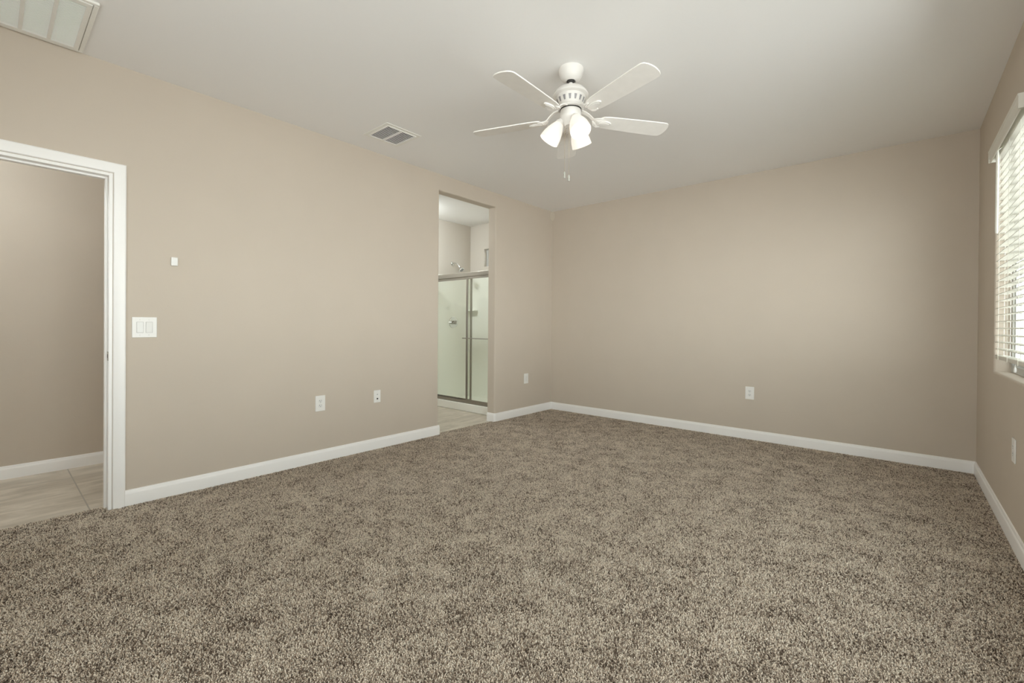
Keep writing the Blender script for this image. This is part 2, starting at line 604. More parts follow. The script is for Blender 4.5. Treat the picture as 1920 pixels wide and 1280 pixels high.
def base(name, a, b, out, z0=0.0):
    struct(link(name, MB().sweep(BB, a, b, out, z0).mesh(name, M_TRIM, 25)))


struct(link('baseboard_left', MB().sweep(BB, (0, OP[0] + 0.013), (0, -4.570), (1, 0)).sweep(BB, (0.0, OP[0]), (-TW, OP[0]), (0, 1)).mesh('baseboard_left', M_TRIM, 25)))
nose = MB().sweep(BB, (0, -0.0), (0, OP[1] + 0.012), (1, 0))
rr = 0.014 + 0.012
arc = []
struct(link('baseboard_left_corner', nose.sweep(BB, (0.0, OP[1]), (-TW, OP[1]), (0, -1)).mesh('baseboard_left_corner', M_TRIM, 25)))
# rounded outside corner of that baseboard
cor = MB()
n = len(BB)
cvs, cfs = [], []
for k in range(7):
    a = -math.pi / 2 * k / 6
    for d, h in BB:
        q = 0.012 + d
        cvs.append((-0.012 + q * math.cos(a), OP[1] + 0.012 + q * math.sin(a), h))
for k in range(6):
    for i in range(n):
        j = (i + 1) % n
        cfs.append((k * n + i, k * n + j, (k + 1) * n + j, (k + 1) * n + i))
cor.add(cvs, cfs)
co = link('baseboard_nose', cor.mesh('baseboard_nose', M_TRIM, 40))
struct(co)
base('baseboard_back', (0, 0), (W, 0), (0, -1))
base('baseboard_right', (W, WINR[1]), (W, 0), (-1, 0))
base('baseboard_right_rear', (W, REAR), (W, WINR[0]), (-1, 0))
base('baseboard_rear', (0, REAR), (W, REAR), (0, 1))
base('baseboard_left_rear', (0, REAR), (0, DR[0] - 0.062), (1, 0))
base('baseboard_hall', (-1.31, -7.4), (-1.31, -3.8), (1, 0), TILE_Z)
base('baseboard_hall_end', (-1.31, -3.8), (-TW, -3.8), (0, -1), TILE_Z)

# ---- hall doorway: casing (trim), jamb and stop (door frame), strike plate
CS = [(0, 0), (0.006, 0), (0.011, 0.004), (0.012, 0.012), (0.0145, 0.020), (0.0165, 0.034), (0.016, 0.054), (0.012, 0.060), (0, 0.060)]   # (thickness, across)


def casing(name, x, sgn):
    mb = MB()
    ya, yb, zt = DR[0] + 0.004, DR[1] - 0.004 + 0.006, 2.070
    rings = []
    for t, c in CS:
        rings.append([(x + sgn * t, yb + c, PZ), (x + sgn * t, yb + c, zt + c), (x + sgn * t, ya - c, zt + c), (x + sgn * t, ya - c, PZ)])
    n = len(CS)
    vs = [p for k in range(4) for p in [r[k] for r in rings]]
    fs = [(k * n + i, k * n + (i + 1) % n, (k + 1) * n + (i + 1) % n, (k + 1) * n + i) for k in range(3) for i in range(n)]
    fs += [tuple(range(n)), tuple(range(3 * n, 4 * n))]
    mb.add(vs, fs)
    return link(name, mb.mesh(name, M_TRIM, 12))


struct(casing('trim_1', 0.0, 1), 'white door casing on the left wall')
struct(casing('trim_2', -TW, -1))
jb = MB()
jy0, jy1, jz = DR[0], DR[1], DR[2]
jb.box(-TW, 0, jy1 - 0.018, jy1, -0.05, jz)
jb.box(-TW, 0, jy0, jy0 + 0.018, -0.05, jz)
jb.box(-TW, 0, jy0 + 0.018, jy1 - 0.018, jz - 0.018, jz)
door = struct(link('door_1', jb.mesh('door_1', M_TRIM), bevel=0.0015), 'white door frame without a leaf in the left wall')
stp = MB()
stp.box(-0.082, -0.046, jy1 - 0.030, jy1 - 0.018, TILE_Z, jz - 0.030)
stp.box(-0.082, -0.046, jy0 + 0.018, jy0 + 0.030, TILE_Z, jz - 0.030)
stp.box(-0.082, -0.046, jy0 + 0.018, jy1 - 0.018, jz - 0.030, jz - 0.018)
link('door_stop', stp.mesh('door_stop', M_TRIM), door, bevel=0.002)
sk = MB()
sk.box(-0.040, 0.001, jy1 - 0.0195, jy1 - 0.0178, 0.942 - 0.028, 0.942 + 0.028)
st = link('strike_plate', sk.mesh('strike_plate', M_STRIKE), door, bevel=0.0006, label='small nickel strike plate')
link('latch_hole', MB().box(-0.030, -0.014, jy1 - 0.0202, jy1 - 0.0185, 0.942 - 0.012, 0.942 + 0.012).mesh('latch_hole', M_SLOT), st)


# ------------------------------------------------------------------ windows
def window(name, axis, at, thick_sign, hole, recess, mull, label, glass=M_PANE):
    """vinyl frame + pane set at the outer part of the wall hole"""
    a, b, c, d = hole
    f0, f1 = recess, recess + 0.05
    fw_ = 0.045
    mb = MB()
    def bx(u0, u1, z0, z1, d0, d1, m):
        q0, q1 = sorted((at + thick_sign * d0, at + thick_sign * d1))
        if axis == 'x':
            m.box(q0, q1, u0, u1, z0, z1)
        else:
            m.box(u0, u1, q0, q1, z0, z1)
    bx(a, a + fw_, c, d, f0, f1, mb)
    bx(b - fw_, b, c, d, f0, f1, mb)
    bx(a + fw_, b - fw_, c, c + fw_, f0, f1, mb)
    bx(a + fw_, b - fw_, d - fw_, d, f0, f1, mb)
    o = struct(link(name, mb.mesh(name, M_VINYL), bevel=0.003), label)
    ss = MB()
    for u in mull:
        bx(u - 0.022, u + 0.022, c + fw_, d - fw_, f0 + 0.006, f1 - 0.006, ss)
    for e0, e1 in zip([a + fw_] + [m + 0.022 for m in mull], [m - 0.022 for m in mull] + [b - fw_]):
        w = 0.022
        bx(e0, e0 + w, c + fw_, d - fw_, f0 + 0.010, f1 - 0.010, ss)
        bx(e1 - w, e1, c + fw_, d - fw_, f0 + 0.010, f1 - 0.010, ss)
        bx(e0 + w, e1 - w, c + fw_, c + fw_ + w, f0 + 0.010, f1 - 0.010, ss)
        bx(e0 + w, e1 - w, d - fw_ - w, d - fw_, f0 + 0.010, f1 - 0.010, ss)
    link('window_sash', ss.mesh('window_sash', M_VINYL), o, bevel=0.002)
    pn = MB()
    bx(a + fw_, b - fw_, c + fw_, d - fw_, f0 + 0.023, f0 + 0.027, pn)
    link('window_pane', pn.mesh('window_pane', glass), o)
    return o


window('window_1', 'x', W, 1, WIN, 0.078, [(WIN[0] + WIN[1]) / 2], 'white vinyl window behind the blind on the right wall')
window('window_added_rear', 'y', REAR, -1, WIN2, 0.09, [2.85], None)  # unseen rear window, added to supply daylight
window('window_added_side', 'x', W, 1, WINR, 0.078, [(WINR[0] + WINR[1]) / 2], None)  # unseen right wall window, added to supply daylight
lamp('portal_side', 'AREA', (W + 0.16, (WINR[0] + WINR[1]) / 2, (WINR[2] + WINR[3]) / 2), 1, size=WINR[3] - WINR[2], size_y=WINR[1] - WINR[0], direction=(-1, 0, 0), portal=True)
window('window_3', 'y', -0.07, 1, SWIN, 0.05, [], 'small high window over the shower')
# daylight portals in the openings (they only steer the sky light through the glass)
lamp('portal_right', 'AREA', (W + 0.16, (WIN[0] + WIN[1]) / 2, (WIN[2] + WIN[3]) / 2), 1, size=WIN[3] - WIN[2], size_y=WIN[1] - WIN[0], direction=(-1, 0, 0), portal=True)
lamp('portal_rear', 'AREA', ((WIN2[0] + WIN2[1]) / 2, REAR - 0.16, (WIN2[2] + WIN2[3]) / 2), 1, size=WIN2[1] - WIN2[0], size_y=WIN2[3] - WIN2[2], direction=(0, 1, 0), portal=True)

# added outside to shape the window light: screen wall and ground
struct(link('added_screen_outside', MB().box(W + 0.15, 9.0, 1.2, 1.4, -0.2, 3.2).mesh('added_screen_outside', M_SCREEN)), 'dark screen wall added outside, seen through the blind slats')
struct(link('dark_ground_outside', MB().box(W + 0.15, W + 1.9, -6.6, -2.0, -0.3, -0.2).mesh('dark_ground_outside', M_DARKGROUND)))  # added out of view: dark strip dims the ceiling near the side window
struct(link('bounce_ground_outside', MB().box(W + 0.15, 9.0, -2.0, 1.2, -0.3, -0.2).mesh('bounce_ground_outside', M_BOUNCE)))  # added reflector: pale ground throws light up through the blind

# ------------------------------------------------------------------ window blind
bl = thing('window_blind', 'white two inch slatted window blind with valance on the right wall', 'blind', (W, -1.29, WIN[3]))
BY0, BY1 = -1.752, -0.810
off = Vector((W, -1.29, WIN[3]))


def bpart(name, mb, m, parent=bl, bevel=0.0, label=None, ang=35):
    mb.v = [tuple(Vector(p) - off) for p in mb.v]
    return link(name, mb.mesh(name, m, ang), parent, bevel=bevel, label=label)


v = MB()
VZ0, VZ1 = 2.250, 2.324
prof = [(0.0, VZ0), (-0.026, VZ0), (-0.029, VZ0 + 0.006), (-0.029, VZ0 + 0.014), (-0.033, VZ0 + 0.024), (-0.033, VZ1 - 0.016), (-0.036, VZ1 - 0.008), (-0.036, VZ1), (-0.022, VZ1), (-0.020, VZ0 + 0.012), (0.0, VZ0 + 0.012)]
prof = [(-0.026, VZ0), (-0.030, VZ0 + 0.006), (-0.030, VZ0 + 0.016), (-0.033, VZ0 + 0.024), (-0.033, VZ1 - 0.016), (-0.037, VZ1 - 0.008), (-0.037, VZ1), (-0.024, VZ1), (-0.022, VZ0)]
n = len(prof)
ya, yb = -1.79, -0.805
v.add([(W + d, ya, z) for d, z in prof] + [(W + d, yb, z) for d, z in prof],
      [tuple(range(n)), tuple(range(n, 2 * n))[::-1]] + [(i, n + i, n + (i + 1) % n, (i + 1) % n) for i in range(n)])
v.box(W - 0.0345, W - 0.0005, ya - 0.004, ya + 0.008, VZ0, VZ1)
v.box(W - 0.0345, W - 0.0005, yb - 0.008, yb + 0.004, VZ0, VZ1)
bpart('valance', v, M_BLIND, ang=25)
bpart('headrail', MB().box(W + 0.004, W + 0.058, BY0, BY1, 2.262, 2.311), M_BLIND, bevel=0.002)
SL0, SL1, PITCH = 1.012, 2.235, 0.0440
nsl = int((SL1 - SL0) / PITCH) + 1
slat_me = None
ladders = (-0.935, -1.252, -1.568)
for i in range(nsl):
    z = SL0 + 0.012 + i * PITCH
    if slat_me is None:
        s = MB()
        pr = [(-0.025, 0.0), (-0.0125, 0.0022), (0.0, 0.003), (0.0125, 0.0022), (0.025, 0.0), (0.025, -0.0028), (0.0125, -0.0008), (0, 0.0), (-0.0125, -0.0008), (-0.025, -0.0028)]
        n = len(pr)
        L_ = (BY1 - BY0) / 2
        s.add([(a, -L_, b) for a, b in pr] + [(a, L_, b) for a, b in pr],
              [tuple(range(n)), tuple(range(n, 2 * n))[::-1]] + [(k, n + k, n + (k + 1) % n, (k + 1) % n) for k in range(n)])
        slat_me = s.mesh('slat', M_BLIND, 25)
    o = link('slat', slat_me, bl, (0.031, (BY0 + BY1) / 2 + 1.29, z - off.z), rot=(0, math.radians(-2.5), 0))
br = MB().box(W + 0.006, W + 0.056, BY0, BY1, 0.958, 0.982)
bpart('bottom_rail', br, M_BLIND, bevel=0.004)
for y in ladders:
    lc = MB()
    for x in (W + 0.0045, W + 0.0575):
        lc.tube([(x, y, 0.970), (x, y, 2.264)], 0.0011, 6)
    lc.tube([(W + 0.031, y + 0.006, 0.982), (W + 0.031, y + 0.006, 2.264)], 0.0010, 6)
    for i in range(nsl):
        z = SL0 + 0.012 + i * PITCH - 0.0042
        lc.tube([(W + 0.0045, y, z - 0.001), (W + 0.0575, y, z + 0.001)], 0.0008, 5)
    lc.box(W + 0.0025, W + 0.0060, y - 0.007, y + 0.007, 0.955, 0.985)
    bpart('ladder_cord', lc, M_CORD)
wd = MB()
wd.tube([(4.137, -1.060, 2.262), (4.137, -1.062, 2.22), (4.136, -1.062, 1.760), (4.136, -1.062, 1.742)], [0.004, 0.0078, 0.0078, 0.006], 8)
wd.tube([(4.137, -1.060, 2.255), (4.160, -1.060, 2.275), (4.166, -1.060, 2.29)], 0.003, 6)
bpart('tilt_wand', wd, M_BLIND)
ps = MB()
ps.tube([(W + 0.031, -1.30, 0.958), (W + 0.031, -1.30, 0.93)], 0.0012, 6)
ps.lathe([(0.0, 0), (0.0055, 0.002), (0.007, 0.012), (0.005, 0.03), (0.0, 0.032)], 12)
k0 = len(ps.v) - 12 * 5
ps.v[k0:] = [(p[0] + W + 0.031, p[1] - 1.30, p[2] + 0.900) for p in ps.v[k0:]]
bpart('cord_tassel', ps, M_PLASTIC)

# ------------------------------------------------------------------ ceiling fan
FX, FY = 2.125, -2.780
fan = thing('ceiling_fan', 'white five-blade ceiling fan with three lit glass shades', 'ceiling fan', (FX, FY, H))


def fz(prof):
    return [(r, z - H) for r, z in prof]


link('canopy', MB().lathe(fz([(0.0, 2.7399), (0.076, 2.7399), (0.0765, 2.730), (0.074, 2.715), (0.068, 2.695), (0.057, 2.678), (0.042, 2.668), (0.030, 2.664), (0.028, 2.670), (0.0, 2.672)]), 40).mesh('canopy', M_FAN, 30), fan)
link('hanger_ball', MB().lathe(fz([(0.0, 2.676), (0.022, 2.672), (0.025, 2.664), (0.020, 2.656), (0.0, 2.652)]), 24).mesh('hanger_ball', M_SLOT), fan, label='dark hanger ball')
link('downrod', MB().lathe(fz([(0.0, 2.665), (0.0125, 2.665), (0.0125, 2.634), (0.026, 2.632), (0.026, 2.622), (0.0, 2.622)]), 24).mesh('downrod', M_FAN), fan)
mh = MB().lathe(fz([(0.0, 2.629), (0.035, 2.628), (0.062, 2.622), (0.088, 2.608), (0.102, 2.590), (0.1085, 2.578), (0.1090, 2.572), (0.100, 2.568), (0.0905, 2.565),
                    (0.0885, 2.553), (0.0745, 2.517), (0.071, 2.511), (0.074, 2.506), (0.079, 2.501), (0.079, 2.493), (0.070, 2.489), (0.0, 2.489)]), 56)
motor = link('motor_housing', mh.mesh('motor_housing', M_FAN, 28), fan)
vt = MB()
NV = 15
for k in range(NV):
    a = 2 * math.pi * (k + 0.5) / NV
    ca, sa = math.cos(a), math.sin(a)
    def q(r, t, z):
        return (r * ca - t * sa, r * sa + t * ca, z - H)
    e = 0.0006
    pts = [q(0.0872 + e, -0.0082, 2.549), q(0.0872 + e, 0.0082, 2.549), q(0.0768 + e, 0.0048, 2.523), q(0.0768 + e, -0.0048, 2.523)]
    pin = [q(0.0832, -0.0082, 2.549), q(0.0832, 0.0082, 2.549), q(0.0728, 0.0048, 2.523), q(0.0728, -0.0048, 2.523)]
    vt.add(pts + pin, [(0, 1, 2, 3), (4, 5, 6, 7), (0, 1, 5, 4), (1, 2, 6, 5), (2, 3, 7, 6), (3, 0, 4, 7)])
link('motor_vent', vt.mesh('motor_vent', M_FANVENT), motor, label='grey vent slots round the motor')
link('dark_gap', MB().lathe(fz([(0.0, 2.4895), (0.0665, 2.4895), (0.0665, 2.4835), (0.0, 2.4835)]), 40).mesh('dark_gap', M_SLOT), motor, label='dark gap under the motor')
link('switch_housing', MB().lathe(fz([(0.0, 2.488), (0.060, 2.488), (0.064, 2.482), (0.064, 2.447), (0.062, 2.437), (0.053, 2.424), (0.044, 2.412), (0.040, 2.398), (0.034, 2.388), (0.012, 2.383), (0.0, 2.382)]), 40).mesh('switch_housing', M_FAN, 30), fan)

# blades: one mesh in the blade's own frame (x outwards, y across), copied round the hub
def blade_outline():
    top = [(0.185, 0.030), (0.192, 0.044), (0.206, 0.053), (0.235, 0.058), (0.300, 0.0615), (0.420, 0.066), (0.540, 0.0695), (0.612, 0.0708), (0.630, 0.0690), (0.643, 0.0620), (0.653, 0.0440), (0.6585, 0.020)]
    return [(x, y) for x, y in top] + [(0.660, 0.0)] + [(x, -y) for x, y in top[::-1]]


bm_blade = MB()
bm_blade.prism(blade_outline(), -0.0035, 0.0035)
blade_me = bm_blade.mesh('blade', M_BLADE)
# blade iron: arm from the flywheel widening to an oval medallion under the blade
iron = MB()
zi = -0.0085
ov = []
for k in range(24):
    t = math.pi * 2 * k / 24
    ov.append((0.222 + 0.050 * math.cos(t), 0.0235 * math.sin(t) * (1.0 - 0.15 * math.cos(t))))
iron.prism(ov, -0.0125, -0.0035)
iron.prism([(x * 0.72 + 0.222 * 0.28, y * 0.62) for x, y in ov], -0.0150, -0.0120)
arm = [(0.072, 0.018, 0.054), (0.100, 0.013, 0.050), (0.125, 0.0115, 0.036), (0.150, 0.012, 0.012), (0.175, 0.015, -0.004), (0.200, 0.019, -0.007)]
avs, afs = [], []
for x, w, z in arm:
    avs += [(x, -w, z - 0.005), (x, w, z - 0.005), (x, w, z + 0.003), (x, -w, z + 0.003)]
for i in range(len(arm) - 1):
    for k in range(4):
        j = (k + 1) % 4
        afs.append((i * 4 + k, i * 4 + j, i * 4 + 4 + j, i * 4 + 4 + k))
afs += [(0, 1, 2, 3), tuple(len(avs) - 4 + k for k in range(4))]
iron.add(avs, afs)
# side tines of the cast bracket, which carry the blade root
for sg in (-1, 1):
    for k, (yo, xe) in enumerate(((0.020, 0.206), (0.034, 0.200))):
        iron.tube([(0.150, sg * 0.010, 0.006), (0.170, sg * (0.010 + 0.6 * (yo - 0.01)), -0.006), (xe - 0.008, sg * yo, -0.0085), (xe + 0.008, sg * (yo + 0.001), -0.0070)], [0.0045, 0.0048, 0.0048, 0.0035], 8)
    iron.tube([(0.150, sg * 0.010, 0.006), (0.163, sg * 0.034, -0.004), (0.184, sg * 0.043, -0.0075), (0.206, sg * 0.040, -0.0075)], [0.004, 0.0042, 0.0042, 0.003], 8)
iron_me = iron.mesh('blade_iron', M_FAN, 40)
scr = MB()
for x, y in ((0.205, 0.0), (0.243, 0.0)):
    scr.add(*(lambda t: (t.v, t.f))(MB().lathe([(0.0, -0.0165), (0.0035, -0.0160), (0.0045, -0.0145), (0.0, -0.0145)], 10)))
    k0 = len(scr.v) - 40
    scr.v[k0:] = [(p[0] + x, p[1] + y, p[2]) for p in scr.v[k0:]]
BZ = 2.437
for k in range(5):
    az = 5.975 - k * 2 * math.pi / 5
    # rotate about the blade's long axis so that the +y edge drops, then swing round
    mtx = Matrix.Translation((0, 0, BZ - H)) @ Matrix.Rotation(az, 4, 'Z') @ Matrix.Rotation(math.radians(-9.0), 4, 'X')
    b = link('blade', blade_me, fan, bevel=0.0015)
    b.matrix_local = mtx
    i_ = link('blade_iron', iron_me, b, bevel=0.001)

# light kit
shade_me = MB().lathe([(0.024, 0.0), (0.027, -0.006), (0.0335, -0.020), (0.042, -0.038), (0.050, -0.058), (0.0565, -0.080), (0.0605, -0.102), (0.0625, -0.122), (0.0632, -0.130),
                       (0.0610, -0.130), (0.0590, -0.118), (0.0545, -0.085), (0.0475, -0.058), (0.039, -0.038), (0.030, -0.020), (0.023, -0.006), (0.024, 0.0)], 40).mesh('lamp_shade', M_SHADE, 60)
bulb_me = MB().lathe([(0.0, -0.020), (0.013, -0.024), (0.014, -0.036), (0.022, -0.052), (0.028, -0.070), (0.027, -0.084), (0.018, -0.096), (0.0, -0.101)], 24).mesh('bulb', M_BULB)
fit_me = MB().lathe([(0.0, 0.020), (0.018, 0.018), (0.021, 0.010), (0.027, 0.004), (0.0285, -0.004), (0.0285, -0.013), (0.0265, -0.014), (0.0, -0.013)], 28).mesh('shade_fitter', M_FAN)
for k, azd in enumerate((-150, -30, 90)):
    a = math.radians(azd)
    rot = Matrix.Rotation(a, 4, 'Z') @ Matrix.Rotation(math.radians(-33), 4, 'Y')
    pos = Vector((0.064 * math.cos(a), 0.064 * math.sin(a), 2.415 - H))
    sh = link('lamp_shade', shade_me, fan)
    sh.matrix_local = Matrix.Translation(pos) @ rot
    link('bulb', bulb_me, sh)
    fi = link('shade_fitter', fit_me, fan)
    fi.matrix_local = Matrix.Translation(pos) @ rot
    ar = MB().tube([(0.040 * math.cos(a), 0.040 * math.sin(a), 2.437 - H), (0.050 * math.cos(a), 0.050 * math.sin(a), 2.434 - H), tuple(pos + (rot @ Vector((0, 0, 0.012))))], [0.017, 0.017, 0.017], 14)
    link('lamp_arm', ar.mesh('lamp_arm', M_FAN), fan)
    d = rot @ Vector((0, 0, -0.085))
# pull chains
for (dx, dy, zt, zb) in ((-0.029, -0.019, 2.386, 2.105), (-0.006, -0.004, 2.383, 2.085)):
    ch = MB()
    ch.tube([(dx, dy, zt - H), (dx, dy, zb - H)], 0.0011, 6)
    z = zt
    nb = int((zt - zb) / 0.006)
    for q_ in range(nb):
        ch.add(*(lambda t: ([(p[0] + dx, p[1] + dy, p[2] + zt - 0.003 - q_ * 0.006 - H) for p in t.v], t.f))(MB().lathe([(0, 0.0019), (0.0019, 0), (0, -0.0019)], 6)))
    c = link('pull_chain', ch.mesh('pull_chain', M_CHAIN), fan)
    fb = MB().lathe([(0.0, 0.002), (0.003, 0.001), (0.0045, -0.006), (0.0065, -0.014), (0.0035, -0.024), (0.0045, -0.030), (0.006, -0.036), (0.0, -0.040)], 14)
    fb.v = [(p[0] + dx, p[1] + dy, p[2] + zb - H) for p in fb.v]
    link('pull_fob', fb.mesh('pull_fob', M_FOB), c)

# ------------------------------------------------------------------ ceiling vents
# return-air grille, top left of the picture
gx0, gx1, gy0, gy1 = 0.028, 0.645, -5.385, -4.772
rg = thing('return_air_grille', 'large white louvred return air grille in the ceiling by the left wall', 'vent', ((gx0 + gx1) / 2, (gy0 + gy1) / 2, H))
go = Vector((rg.location.x, rg.location.y, H))


def gpart(name, mb, m, parent, o, bevel=0.0, label=None):
    mb.v = [tuple(Vector(p) - o) for p in mb.v]
    return link(name, mb.mesh(name, m), parent, bevel=bevel, label=label)


def ring(mb, x0, x1, y0, y1, w, z0, z1):
    mb.box(x0, x0 + w, y0, y1, z0, z1)
    mb.box(x1 - w, x1, y0, y1, z0, z1)
    mb.box(x0 + w, x1 - w, y0, y0 + w, z0, z1)
    mb.box(x0 + w, x1 - w, y1 - w, y1, z0, z1)
    return mb


gpart('outer_frame', ring(MB(), gx0, gx1, gy0, gy1, 0.020, H - 0.014, H - 0.0005), M_VENT, rg, go, 0.003)
fr = MB()
ix0, ix1, iy0, iy1 = gx0 + 0.0225, gx1 - 0.0225, gy0 + 0.0225, gy1 - 0.0225
NP, DV = 5, 0.016
px0, px1 = 0.079, 0.590
py0, py1 = gy0 + 0.045, gy1 - 0.044
z0, z1 = H - 0.017, H - 0.004
fr.box(ix0, px0, iy0, iy1, z0, z1).box(px1, ix1, iy0, iy1, z0, z1)
fr.box(px0, px1, iy0, py0, z0, z1).box(px0, px1, py1, iy1, z0, z1)
pw = (py1 - py0 - DV * (NP - 1)) / NP
for k in range(NP - 1):
    y = py0 + (k + 1) * pw + k * DV
    fr.box(px0, px1, y, y + DV, z0, z1)
gpart('door_frame', fr, M_VENT, rg, go, 0.001)
gpart('filter', MB().box(gx0 + 0.01, gx1 - 0.01, gy0 + 0.01, gy1 - 0.01, H - 0.0035, H - 0.0005), M_FILTER, rg, go)
for k in range(NP):
    y = py0 + k * (pw + DV)
    lv = MB()
    NL = 38
    for i in range(NL):
        x = px0 + (i + 0.5) * (px1 - px0) / NL
        h = 0.0072
        lv.add([(x + 0.0050, y, z0 + 0.004), (x + 0.0038, y, z0), (x - 0.0052, y, z1 - 0.001), (x - 0.0042, y, z1),
                (x + 0.0050, y + pw, z0 + 0.004), (x + 0.0038, y + pw, z0), (x - 0.0052, y + pw, z1 - 0.001), (x - 0.0042, y + pw, z1)],
               [(0, 1, 2, 3), (4, 5, 6, 7), (0, 1, 5, 4), (1, 2, 6, 5), (2, 3, 7, 6), (3, 0, 4, 7)])
    gpart('louvre_panel', lv, M_VENT, rg, go)

# supply register
sx0, sx1, sy0, sy1 = 0.272, 0.618, -3.092, -2.757
sv = thing('supply_register', 'small white ceiling register with two banks of dark slots near the fan', 'vent', ((sx0 + sx1) / 2, (sy0 + sy1) / 2, H))
so = Vector((sv.location.x, sv.location.y, H))
sf = ring(MB(), sx0, sx1, sy0, sy1, 0.036, H - 0.006, H - 0.0005)
ring(sf, sx0 + 0.030, sx1 - 0.030, sy0 + 0.030, sy1 - 0.030, 0.008, H - 0.012, H - 0.0005)
ym = (sy0 + sy1) / 2
sf.box(sx0 + 0.036, sx1 - 0.036, ym - 0.009, ym + 0.009, H - 0.012, H - 0.003)
gpart('frame', sf, M_VENT, sv, so, 0.0015)
gpart('duct_shade_sheet', MB().box(sx0 + 0.034, sx1 - 0.034, sy0 + 0.034, sy1 - 0.034, H - 0.002, H - 0.0003), M_DUCTSHADE, sv, so, label='dark sheet painted as the shade behind the slots')  # thin dark sheet in place of an unlit recess
for (a, b) in ((sy0 + 0.036, ym - 0.009), (ym + 0.009, sy1 - 0.036)):
    lv = MB()
    x0_, x1_ = sx0 + 0.038, sx1 - 0.038
    NL = 13
    for i in range(NL):
        x = x0_ + (i + 0.5) * (x1_ - x0_) / NL
        lv.add([(x + 0.0060, a, H - 0.0090), (x + 0.0045, a, H - 0.0120), (x - 0.0050, a, H - 0.0040), (x - 0.0035, a, H - 0.0035),
                (x + 0.0060, b, H - 0.0090), (x + 0.0045, b, H - 0.0120), (x - 0.0050, b, H - 0.0040), (x - 0.0035, b, H - 0.0035)],
               [(0, 1, 2, 3), (4, 5, 6, 7), (0, 1, 5, 4), (1, 2, 6, 5), (2, 3, 7, 6), (3, 0, 4, 7)])
    gpart('slat_bank', lv, M_VENT, sv, so)

# ------------------------------------------------------------------ plates on the walls
# each is built in its own frame: x across, z up, y = out of the wall towards -y, then turned to face the room
FACE = {'left': math.pi / 2, 'back': 0.0, 'right': -math.pi / 2}


def plate_mesh(w, h, t=0.006):
    return MB().box(-w / 2, w / 2, -t, -0.0004, -h / 2, h / 2).mesh('cover_plate', M_PLASTIC)


def screw(parent, x, z, y=-0.006):
    s = MB()
    s.m = Matrix.Translation((x, y, z)) @ Matrix.Rotation(math.pi / 2, 4, 'X')
    s.lathe([(0.0, 0.0014), (0.0025, 0.0012), (0.0033, 0.0), (0.0, 0.0)], 12)
    return link('screw', s.mesh('screw', M_ROCKER), parent)


def outlet(loc, face, label, w=0.084, h=0.128, sc=1.0):
    t = thing('wall_outlet', label, 'outlet', loc, (0, 0, FACE[face]), 'white duplex outlets')
    link('cover_plate', plate_mesh(w, h), t, bevel=0.0022)
    for zc in (0.0195, -0.0195):
        rc = MB()
        pts = []
        for k in range(28):
            a = 2 * math.pi * k / 28
            pts.append((0.0172 * math.cos(a), max(-0.0142, min(0.0142, 0.0172 * math.sin(a)))))
        rc.m = Matrix.Translation((0, 0, zc)) @ Matrix.Rotation(math.pi / 2, 4, 'X')
        rc.prism(pts, 0.0055, 0.0072)
        r = link('receptacle', rc.mesh('receptacle', M_ROCKER), t, bevel=0.0005)
        sl = MB()
        sl.box(-0.0078, -0.0052, -0.0075, -0.0069, zc - 0.001, zc + 0.0075)
        sl.box(0.0052, 0.0074, -0.0075, -0.0069, zc + 0.000, zc + 0.0070)
        sl.m = Matrix.Translation((0, 0, zc - 0.0075)) @ Matrix.Rotation(math.pi / 2, 4, 'X')
        sl.lathe([(0.0, 0.0075), (0.0027, 0.0075), (0.0027, 0.0069), (0.0, 0.0069)], 12)
        link('socket_holes', sl.mesh('socket_holes', M_SLOT), r, label='dark plug holes')
    screw(t, 0, 0)
    return t


outlet((0, -3.313, 0.486), 'left', 'white duplex outlet low on the left wall, the one nearest the hall doorway', 0.084, 0.130)
outlet((2.518, 0, 0.474), 'back', 'white duplex outlet low in the middle of the far wall', 0.082, 0.130)
outlet((W, -1.553, 0.500), 'right', 'white duplex outlet on the right wall under the window', 0.086, 0.128)

# phone / coax plate
t = thing('cable_jack', 'white wall plate with a dark coax jack on the left wall', 'wall plate', (0, -2.770, 0.484), (0, 0, FACE['left']))
link('cover_plate', plate_mesh(0.070, 0.114), t, bevel=0.0022)
j = MB()
j.m = Matrix.Translation((0.001, -0.006, -0.022)) @ Matrix.Rotation(math.pi / 2, 4, 'X')
j.lathe([(0.0, 0.008), (0.0046, 0.008), (0.0052, 0.006), (0.0052, 0.001), (0.0078, 0.001), (0.0078, 0.0), (0.0, 0.0)], 16)
link('coax_jack', j.mesh('coax_jack', M_SLOT), t, label='dark coax jack')
j2 = MB().box(-0.0075, 0.0075, -0.0072, -0.0058, 0.012, 0.026)
pj = link('phone_jack', j2.mesh('phone_jack', M_ROCKER), t, bevel=0.0006)
link('jack_hole', MB().box(-0.0040, 0.0040, -0.0075, -0.0070, 0.0145, 0.0200).mesh('jack_hole', M_FILTER), pj)
screw(t, 0, 0.046)
screw(t, 0, -0.046)

# blank plate right of the bathroom opening
t = thing('blank_wall_plate', 'white blank wall plate between the bathroom opening and the far corner', 'wall plate', (0, -0.561, 0.466), (0, 0, FACE['left']))
link('cover_plate', plate_mesh(0.086, 0.130), t, bevel=0.0022)
link('raised_panel', MB().box(-0.017, 0.017, -0.0075, -0.0055, -0.034, 0.034).mesh('raised_panel', M_ROCKER), t, bevel=0.0008)
screw(t, 0, 0.050)
screw(t, 0, -0.050)

